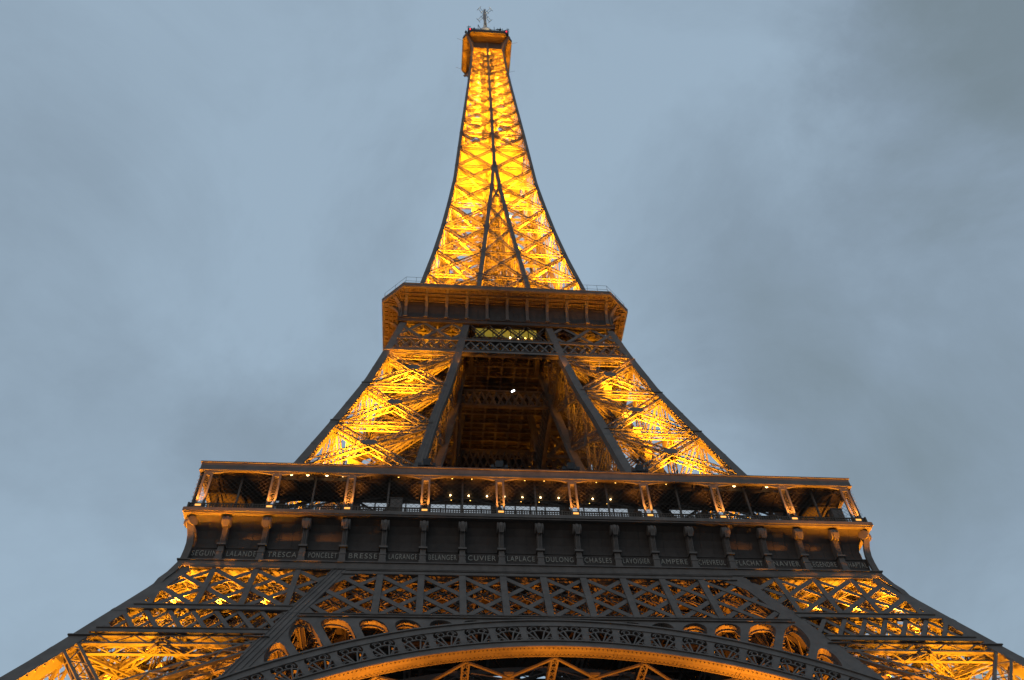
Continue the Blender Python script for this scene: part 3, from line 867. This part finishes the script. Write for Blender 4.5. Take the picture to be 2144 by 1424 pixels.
for z0, z1 in zip(LV, LV[1:]):
    f = (z0-116)/160; w = .46-.22*f; d = .75-.35*f; ch = .12-.04*f; lc = .075-.02*f
    for s in (-1, 1):
        e = lambda z: max(I(z), .05)
        a0, a1 = F(s*(H(z0)-.3), z0, .12), F(s*(H(z1)-.3), z1, .12); b0, b1 = F(s*e(z0), z0, .12), F(s*e(z1), z1, .12)
        n = FN((z0+z1)/2); off = -n*(d/2)
        for p, q in ((a0, b1), (b0, a1)): brc.lattice(p+off, q+off, w, d, n, .9, ch, lc, True)
        brc.lattice(a1+off, b1+off, w*.8, d, n, .9, ch, lc, True)
        # secondary plates behind: wide flat bars that catch the light
        t = (b0-a0).length/((b0-a0).length+(b1-a1).length); c = a0+(b1-a0)*t
        k = .75*(1-.55*f)
        gs.prism([c+Vector((x*k, 0, 0))+n.cross(Vector((1, 0, 0)))*(y*k)+n*.02 for x, y in ((-.6, -.4), (.6, -.4), (.6, .4), (-.6, .4))], n*.05)
        for p, si in ((a1-Vector((s*.55*k, 0, 0)), .55), (b1, 1)):
            for dz in (-.22, .22): gs.bar(p+Vector((-1.0*k*si, 0, dz*2*k))+n*.14, p+Vector((1.0*k*si, 0, dz*2*k))+n*.14, .12, .1, n)
            gs.prism([p+Vector((x*k, 0, 0))+n.cross(Vector((1, 0, 0)))*(y*k)+n*.14 for x, y in ((-.75*si, -.5), (.75*si, -.5), (.75*si, .5), (-.75*si, .5))], n*.04)
    if I(z1) > .7 or I(z0) > 1.2:
        a0, a1 = F(-I(z0), z0, .12), F(-I(z1), z1, .12); b0, b1 = F(I(z0), z0, .12), F(I(z1), z1, .12); off = -FN(z0)*.35
        n = FN(z0)
        for p, q in ((a0, b1), (b0, a1)): brc.lattice(p+off, q+off, w, .6, n, .9, ch, lc, True)
        brc.lattice(a1+off, b1+off, w*.8, .6, n, .9, ch, lc, True)
        c = (a0+b0+a1+b1)/4
        gs.prism([c+Vector((x, 0, 0))+n.cross(Vector((1, 0, 0)))*y+n*.02 for x, y in ((-.5, -.35), (.5, -.35), (.5, .35), (-.5, .35))], n*.05)
brc.build('cross_bracing', PAINT, side); pass
# little arcaded girder at the foot of the shaft
m = MB()
for xa, xb in ((-H(119)+.8, -I(119)-.4), (-I(119)+.4, I(119)-.4), (I(119)+.4, H(119)-.8)):
    lp = None
    for j in range(17):
        a = j/16; x = xa+(xb-xa)*a; z = 120.2+3.2*(1-(2*a-1)**2)
        p = F(x, z, .2)
        if lp is not None: m.bar(lp, p, .3, .3, FN(120)); m.bar(lp+Vector((0, 0, 1.2)), p+Vector((0, 0, 1.2)), .16, .16, FN(120)); m.bar(lp, p+Vector((0, 0, 1.2)), .08, .08, FN(120))
        lp = p
    m.bar(F(xa, 120.0, .2), F(xb, 120.0, .2), .25, .25, FN(120))
m.build('arcade_truss', PAINT, side)
four(side)
# inside the shaft: legs' inner ribs, floor frames, lift guides and the spiral of stairs
m = MB()
for a, b in zip(LV[1:], LV[2:]):
    for sx_ in (-1, 1):
        for sy_ in (-1, 1):
            if I(a) > .6: m.bar((sx_*I(a), sy_*I(a), a), (sx_*I(b), sy_*I(b), b), .55, .55)
    h = H(b)-.7; i = max(I(b), .6)
    for y in (-i, i):
        m.lattice((-h, y, b), (h, y, b), .5, .5, (0, 0, 1), .9, .12, .07, True); m.lattice((y, -h, b), (y, h, b), .5, .5, (0, 0, 1), .9, .12, .07, True)
    for s in (-1, 1): m.lattice((-h, -h*s, b), (h, h*s, b), .4, .4, (0, 0, 1), .9, .1, .07, True)
    # diagonals on the inner planes of each leg
    if I(a) > 1.0:
        for sg in (-1, 1):
            for y in (-1, 1):
                m.lattice((sg*(H(a)-.6), y*I(a), a), (sg*I(b), y*I(b), b), .5, .5, (0, 1, 0), .9, .12, .07, True); m.lattice((sg*I(a), y*I(a), a), (sg*(H(b)-.6), y*I(b), b), .5, .5, (0, 1, 0), .9, .12, .07, True)
                m.lattice((y*I(a), sg*(H(a)-.6), a), (y*I(b), sg*I(b), b), .5, .5, (1, 0, 0), .9, .12, .07, True); m.lattice((y*I(a), sg*I(a), a), (y*I(b), sg*(H(b)-.6), b), .5, .5, (1, 0, 0), .9, .12, .07, True)
m.build('inner_frame', PAINT, spire)
m = MB()
for sx_ in (-1, 1):
    for sy_ in (-1, 1): m.lattice((sx_*1.9, sy_*1.9, 117), (sx_*1.9, sy_*1.9, 276), .5, .5, (0, 1, 0), .9, .13, .07)
z = 118
while z < 275:
    for s in (-1, 1):
        m.bar((-1.9, s*1.9, z), (1.9, s*1.9, z), .14, .14); m.bar((s*1.9, -1.9, z), (s*1.9, 1.9, z), .14, .14)
        m.bar((-1.9, s*1.9, z), (1.9, s*1.9, z+3), .1, .1); m.bar((s*1.9, -1.9, z), (s*1.9, 1.9, z+3), .1, .1)
    z += 3
m.build('lift_guide', PAINT, spire)
m = MB(); z = 118; k = 0
while z < 272:
    r = min(H(z)-1.6, 4.2); x0, x1 = (-r, r) if k % 2 else (r, -r)
    m.bar((x0, r*.75, z), (x1, r*.75, z+2.6), .8, .1, (0, 0, 1)); m.box(x1-.6, x1+.6, r*.75-.6, r*.75+.6, z+2.56, z+2.64)
    z += 2.6; k += 1
m.build('stair', PAINT, spire)
m = MB()                                          # intermediate landing, with an arched edge
h = H(196)-.9
m.box(-h, h, -h, h, 195.8, 196.1)
m.build('landing', PAINT, spire)

# ------------------------------------------------------------------ summit
top = empty('summit_platform', parent=tower)
a3, b3 = 5.3, 7.93
m = MB(); m.rings([oct_off(a3-.2, b3-.3, 277.0), oct_off(a3, b3, 277.0), oct_off(a3, b3, 278.0), oct_off(a3+.06, b3+.1, 278.05), oct_off(a3+.06, b3+.1, 278.5), oct_off(a3-.3, b3-.5, 278.5)], True)
m.build('cornice', PANEL, top)
m = MB(); m.rings([oct_off(a3-.2, b3-.3, 277.03), oct_off(4.3, 4.7, 276.7)], True)
m.build('soffit', WOOD, top)
m = MB()
for k in range(4):
    rot = Matrix.Rotation(k*math.pi/2, 3, 'Z')
    for j in range(9):
        x = -4.8+1.2*j; p = rot@Vector((x*.9, -4.8, 276.7)); q = rot@Vector((x+(.6 if j % 2 else -.6), -b3+.35, 276.95)); m.bar(p, q, .12, .16, (0, 0, 1))
    for y in (-5.6, -6.6, -7.3): m.bar(rot@Vector((-5.2, y, 276.85)), rot@Vector((5.2, y, 276.85)), .1, .14, (0, 0, 1))
m.build('soffit_joist', WOOD, top)
m = MB(); m.rings([[(-s, -s, z), (s, -s, z), (s, s, z), (-s, s, z)] for s, z in ((4.75, 271.5), (4.72, 276.7))], True); m.box(-4.6, 4.6, -4.6, 4.6, 276.3, 276.6)
m.build('cabin_base', DARK, top)
fb = None
for k in range(4):                                # flared corner brackets
    m = MB()
    pr = [(0, 268.5), (.35, 268.5), (.5, 271), (.95, 273.2), (1.8, 275.2), (3.2, 276.9), (0, 276.9)]
    m.prism([(-.34, -d, z) for d, z in pr], (.68, 0, 0))
    o = m.build('bracket', PAINT, top); o.location = Matrix.Rotation(k*math.pi/2, 3, 'Z')@Vector((4.85, -4.85, 0)); o.rotation_euler.z = k*math.pi/2+math.pi/4
    m = MB(); m.box(-.22, .22, -.25, .2, 268, 277); o = m.build('corner_post', PAINT, top); o.location = Matrix.Rotation(k*math.pi/2, 3, 'Z')@Vector((5.0, -5.05, 0)); o.rotation_euler.z = k*math.pi/2
m = MB(); m.rings([oct_off(a3-.10, b3-.25, 278.45), oct_off(a3-.10, b3-.25, 280.2), oct_off(a3-.6, b3-1.2, 279.5), oct_off(a3-1.2, b3-2.2, 282.5), oct_off(.6, .9, 283)], True)
m.build('cabin', BLACK, top)
m = MB()
rs = []
for r, z in ((3.6, 283), (3.6, 292), (3.3, 295), (2.6, 298), (1.5, 301), (1.0, 303)): rs.append([(r*math.cos(math.pi*2*i/16), r*math.sin(math.pi*2*i/16), z) for i in range(16)])
m.rings(rs, True, True); m.build('dome', STEEL, top)
m = MB()
for s, z0, z1 in ((.45, 302, 308), (.32, 308, 316), (.22, 316, 324)):
    for a in (-1, 1):
        for b in (-1, 1): m.bar((a*s, b*s, z0), (a*s, b*s, z1), .28, .28)
    m.bar((0, 0, z0), (0, 0, z1), s*.9, s*.9)
    z = z0
    while z < z1-.5:
        for a in (-1, 1): m.bar((-s, a*s, z), (s, a*s, z+1), .1, .1); m.bar((a*s, -s, z), (a*s, s, z+1), .1, .1)
        z += 1
m.build('mast', STEEL, top)
m = MB()
for k in range(4):
    d = Vector((math.cos(math.pi/4+k*math.pi/2), math.sin(math.pi/4+k*math.pi/2), 0)); e = Vector((-d.y, d.x, 0)); c = Vector((0, .4, 319.6))
    for s in (-.35, .35): m.bar(c+d*.5+e*s, c+d*3.1+e*s, .12, .12)
    m.bar(c+d*3.1-e*1.0, c+d*3.1+e*1.0, .13, .13); m.bar(c+d*1.4-e*.7, c+d*1.4+e*.7, .12, .12)
    m.bar(c+d*.6+Vector((0, 0, -4)), c+d*.6+Vector((0, 0, 1.5)), .3, .2)
m.build('aerial_array', STEEL, top)
for x, y in ((-5.75, -7.1), (6.1, -7.1)):
    m = MB(); m.box(x-.75, x+.75, y-.35, y+1.0, 278.52, 281.6); m.tube((x, y+.3, 281.6), (x, y+.3, 282.3), .45); m.build('equipment_cabinet', BLACK, top)
    m = MB(); m.ball((x, y-.66, 279.6), .24, 10); m.build('aviation_beacon', REDL, top)
# small aerials standing round the summit rail
rnd = random.Random(3)
m = MB()
for i in range(8):
    p = Vector(oct_off(a3-.1, b3-.2, 279.2)[i]); q = Vector(oct_off(a3-.1, b3-.2, 279.2)[(i+1) % 8])
    c = max(2, int((q-p).length/1.3))
    for j in range(c):
        e = p.lerp(q, j/c); m.bar(e, e+Vector((0, 0, 1.4)), .07, .07)
    m.bar(p+Vector((0, 0, 1.4)), q+Vector((0, 0, 1.4)), .07, .07)
m.build('railing', BLACK, top)
fa = empty('antenna_rod')
fa_list = []
spots = [(-6.2, -6.9, 3.6), (-4.4, -7.2, 2.4), (-3.1, -7.4, 3.6), (-1.9, -7.2, 1.6), (.8, -7.3, 1.8), (2.2, -7.4, 3.0), (3.3, -7.4, 2.2), (4.2, -7.4, 2.8), (5.0, -7.0, 3.0), (6.7, -6.3, 4.6), (-7.1, -5.9, 2.6), (7.2, -4.8, 2.2)]
bpy.data.objects.remove(fa)
for i, (x, y, hh) in enumerate(spots):
    hh *= 1.7
    m = MB(); m.bar((x, y, 279.1), (x, y, 279.1+hh), .16, .16)
    if i % 3 == 0: m.bar((x-.6, y, 278.9+hh*.8), (x+.6, y, 278.9+hh*.9), .14, .14); m.bar((x+.5, y, 279+hh*.5), (x+.5, y, 279+hh), .1, .1)
    if i % 3 == 1: m.ball((x, y, 279.1+hh*.6), .38, 8)
    if i % 4 == 2: m.bar((x, y, 279.1+hh), (x+.9, y+.2, 279.3+hh*.4), .14, .14)
    m.build('aerial', BLACK, top)
for s in (-1, 1):
    for y, z in ((-4.6, 277.5), (4.9, 277.3)):
        m = MB(); m.bar((s*7.9, y, z), (s*9.9, y-.3, z+.7), .05, .05); m.build('whip_aerial', BLACK, top)

# ------------------------------------------------------------------ things standing on the tower's roofs and floors
def floodlight(x, y, z, label):
    t = empty('floodlight', (x, y, z)); tag(t, label, 'floodlight', 'floodlights standing on the gallery roof')
    m = MB(); m.box(-.12, .12, -.12, .12, 0, 1.95); m.box(-.5, .5, -.3, .3, 0, .14); m.build('stand', BLACK, t)
    m = MB(); m.rings([[(-.34, -.30, 1.75), (.34, -.30, 1.75), (.34, .34, 1.9), (-.34, .34, 1.9)], [(-.45, -.42, 2.55), (.45, -.42, 2.55), (.45, .30, 2.7), (-.45, .30, 2.7)]], True, True)
    m.build('housing', BLACK, t)
    m = MB(); m.bar((-.95, 0, 1.9), (.95, 0, 1.9), .16, .12); m.box(-.95, -.6, -.2, .2, 1.75, 2.15); m.box(.6, .95, -.2, .2, 1.75, 2.15); m.build('crossarm', BLACK, t)
    return t
for x, lb in ((-11.7, 'dark floodlight on the gallery roof beside the left pylon leg, leftmost of four'), (-3.7, 'dark floodlight on the gallery roof just left of the tower centre'),
              (4.3, 'dark floodlight on the gallery roof just right of the tower centre'), (12.1, 'dark floodlight on the gallery roof against the right pylon leg')):
    floodlight(x, -33.4, 63.502, lb)
for x, lb in ((-14.6, 'grey metal cabinet on the gallery floor left of the glazed pavilion'), (32.6, 'grey metal cabinet on the gallery floor in the far right corner')):
    t = empty('equipment_cabinet', (x, -34.0, 56.79)); tag(t, lb, 'cabinet', 'equipment cabinets on the gallery')
    m = MB(); m.box(-.62, .62, -.4, .4, .1, 3.0); m.box(-.68, .68, -.46, .46, 3.0, 3.1); m.build('body', PAINT, t)
    m = MB(); m.box(-.55, -.03, -.44, -.40, .3, 2.8); m.build('door', PAINT, t); m = MB(); m.box(.03, .55, -.44, -.40, .3, 2.8); m.build('door', PAINT, t)

# ------------------------------------------------------------------ flood lamps inside the ironwork (each shines from within the piers)
PW = 1.0; AMBER = (1, .33, .012)
for sx_ in (-1, 1):
    for sy_ in (-1, 1):
        front = sy_ < 0
        def c(z, f=.5, g=None):
            g = f if g is None else g
            a = I(z)*(1-f)+H(z)*f; b = I(z)*(1-g)+H(z)*g; return Vector((sx_*a, sy_*b, z))
        OUT = Vector((sx_*2.2, sy_*2.2, 10))
        def flood(p, w, size=140, rad=.15): spot(p, p+OUT, w*PW, size, .5, rad, GLOW, tower)
        k_ = 1.0 if front else .4
        # piers
        for z, f, g, wt in ((17, .5, .6, 30000), (26, .45, .8, 13000), (26, .85, .5, 13000), (33, .45, .8, 8500), (33, .85, .5, 8500), (39, .5, .75, 6500), (39, .85, .5, 6500), (45, .6, .6, 6500)):
            flood(c(z, f, g), wt*k_)
        # pylons
        kk = k_*(1.25 if sx_ < 0 else .9)
        for z, wt in ((65.5, .8), (71.5, .65), (76.5, .6), (82, .65), (87, .6), (92.5, .5)):
            for f, g in ((.45, .86), (.86, .5)):
                flood(c(z, f, g), 21000*wt*kk, 138)
        flood(c(99.5, .6, .6), 6000*kk)
        # shaft legs
        for z in (118.5, 127, 137, 148, 159, 170):
            flood(c(z, .55), 40000*k_, 160)
            if front and sx_ < 0: spot((0, -H(z)*.7, z), (0, -H(z+8)*.5, z+8), 9000, 130, .5, .15, GLOW, tower)
for z in (180, 189, 199, 208, 217, 225, 233, 240, 247, 253, 259, 265):
    q = H(z)*.5
    for sx_ in (-1, 1):
        spot((sx_*q, -q*.9, z), (sx_*q, 0, z+7), 23000*PW*(H(z)/8.8)**.8, 165, .5, .15, GLOW, tower)
        spot((sx_*q, q*.6, z), (sx_*q, 0, z+7), 15000*PW*(H(z)/8.8)**.8, 165, .5, .15, GLOW, tower)
# arch soffits and the underside of the platforms
for x, wt in ((-22, 105000), (-8, 52000), (8, 60000), (22, 135000)):
    spot((x, -47.5+abs(x)*.04, 12), (x, -41.2, 39.5), wt*1.15, 50, .8, .3, (1, .30, .012), tower)
for k in range(4):
    rot = Matrix.Rotation(k*math.pi/2, 3, 'Z')
    for s in (-1, 1):
        for x, wt in ((17.5, 5000), (12.5, 3600), (8, 900)):
            spot(rot@Vector((s*x, -20.7, 97.5)), rot@Vector((s*(x-1), -20.3, 117)), wt, 70, .7, .1, AMBER, tower)
        for x, wt in ((32.9, 17000), (29.0, 12000), (25.15, 7000)):
            spot(rot@Vector((s*x, -36.9, 45.02)), rot@Vector((s*(x-.4), -34.4, 57)), wt, 62, .7, .04, AMBER, tower)
        spot(rot@Vector((s*4, -6.8, 262)), rot@Vector((s*4, -6.6, 277)), 1500, 110, .8, .2, GLOW, tower)
spot((-2.8, -5.6, 287), (-1, 0, 298), 5000, 110, .8, .2, (1, .72, .35), tower); spot((2.8, -5.6, 287), (1, 0, 298), 8000, 110, .8, .2, (1, .72, .35), tower)
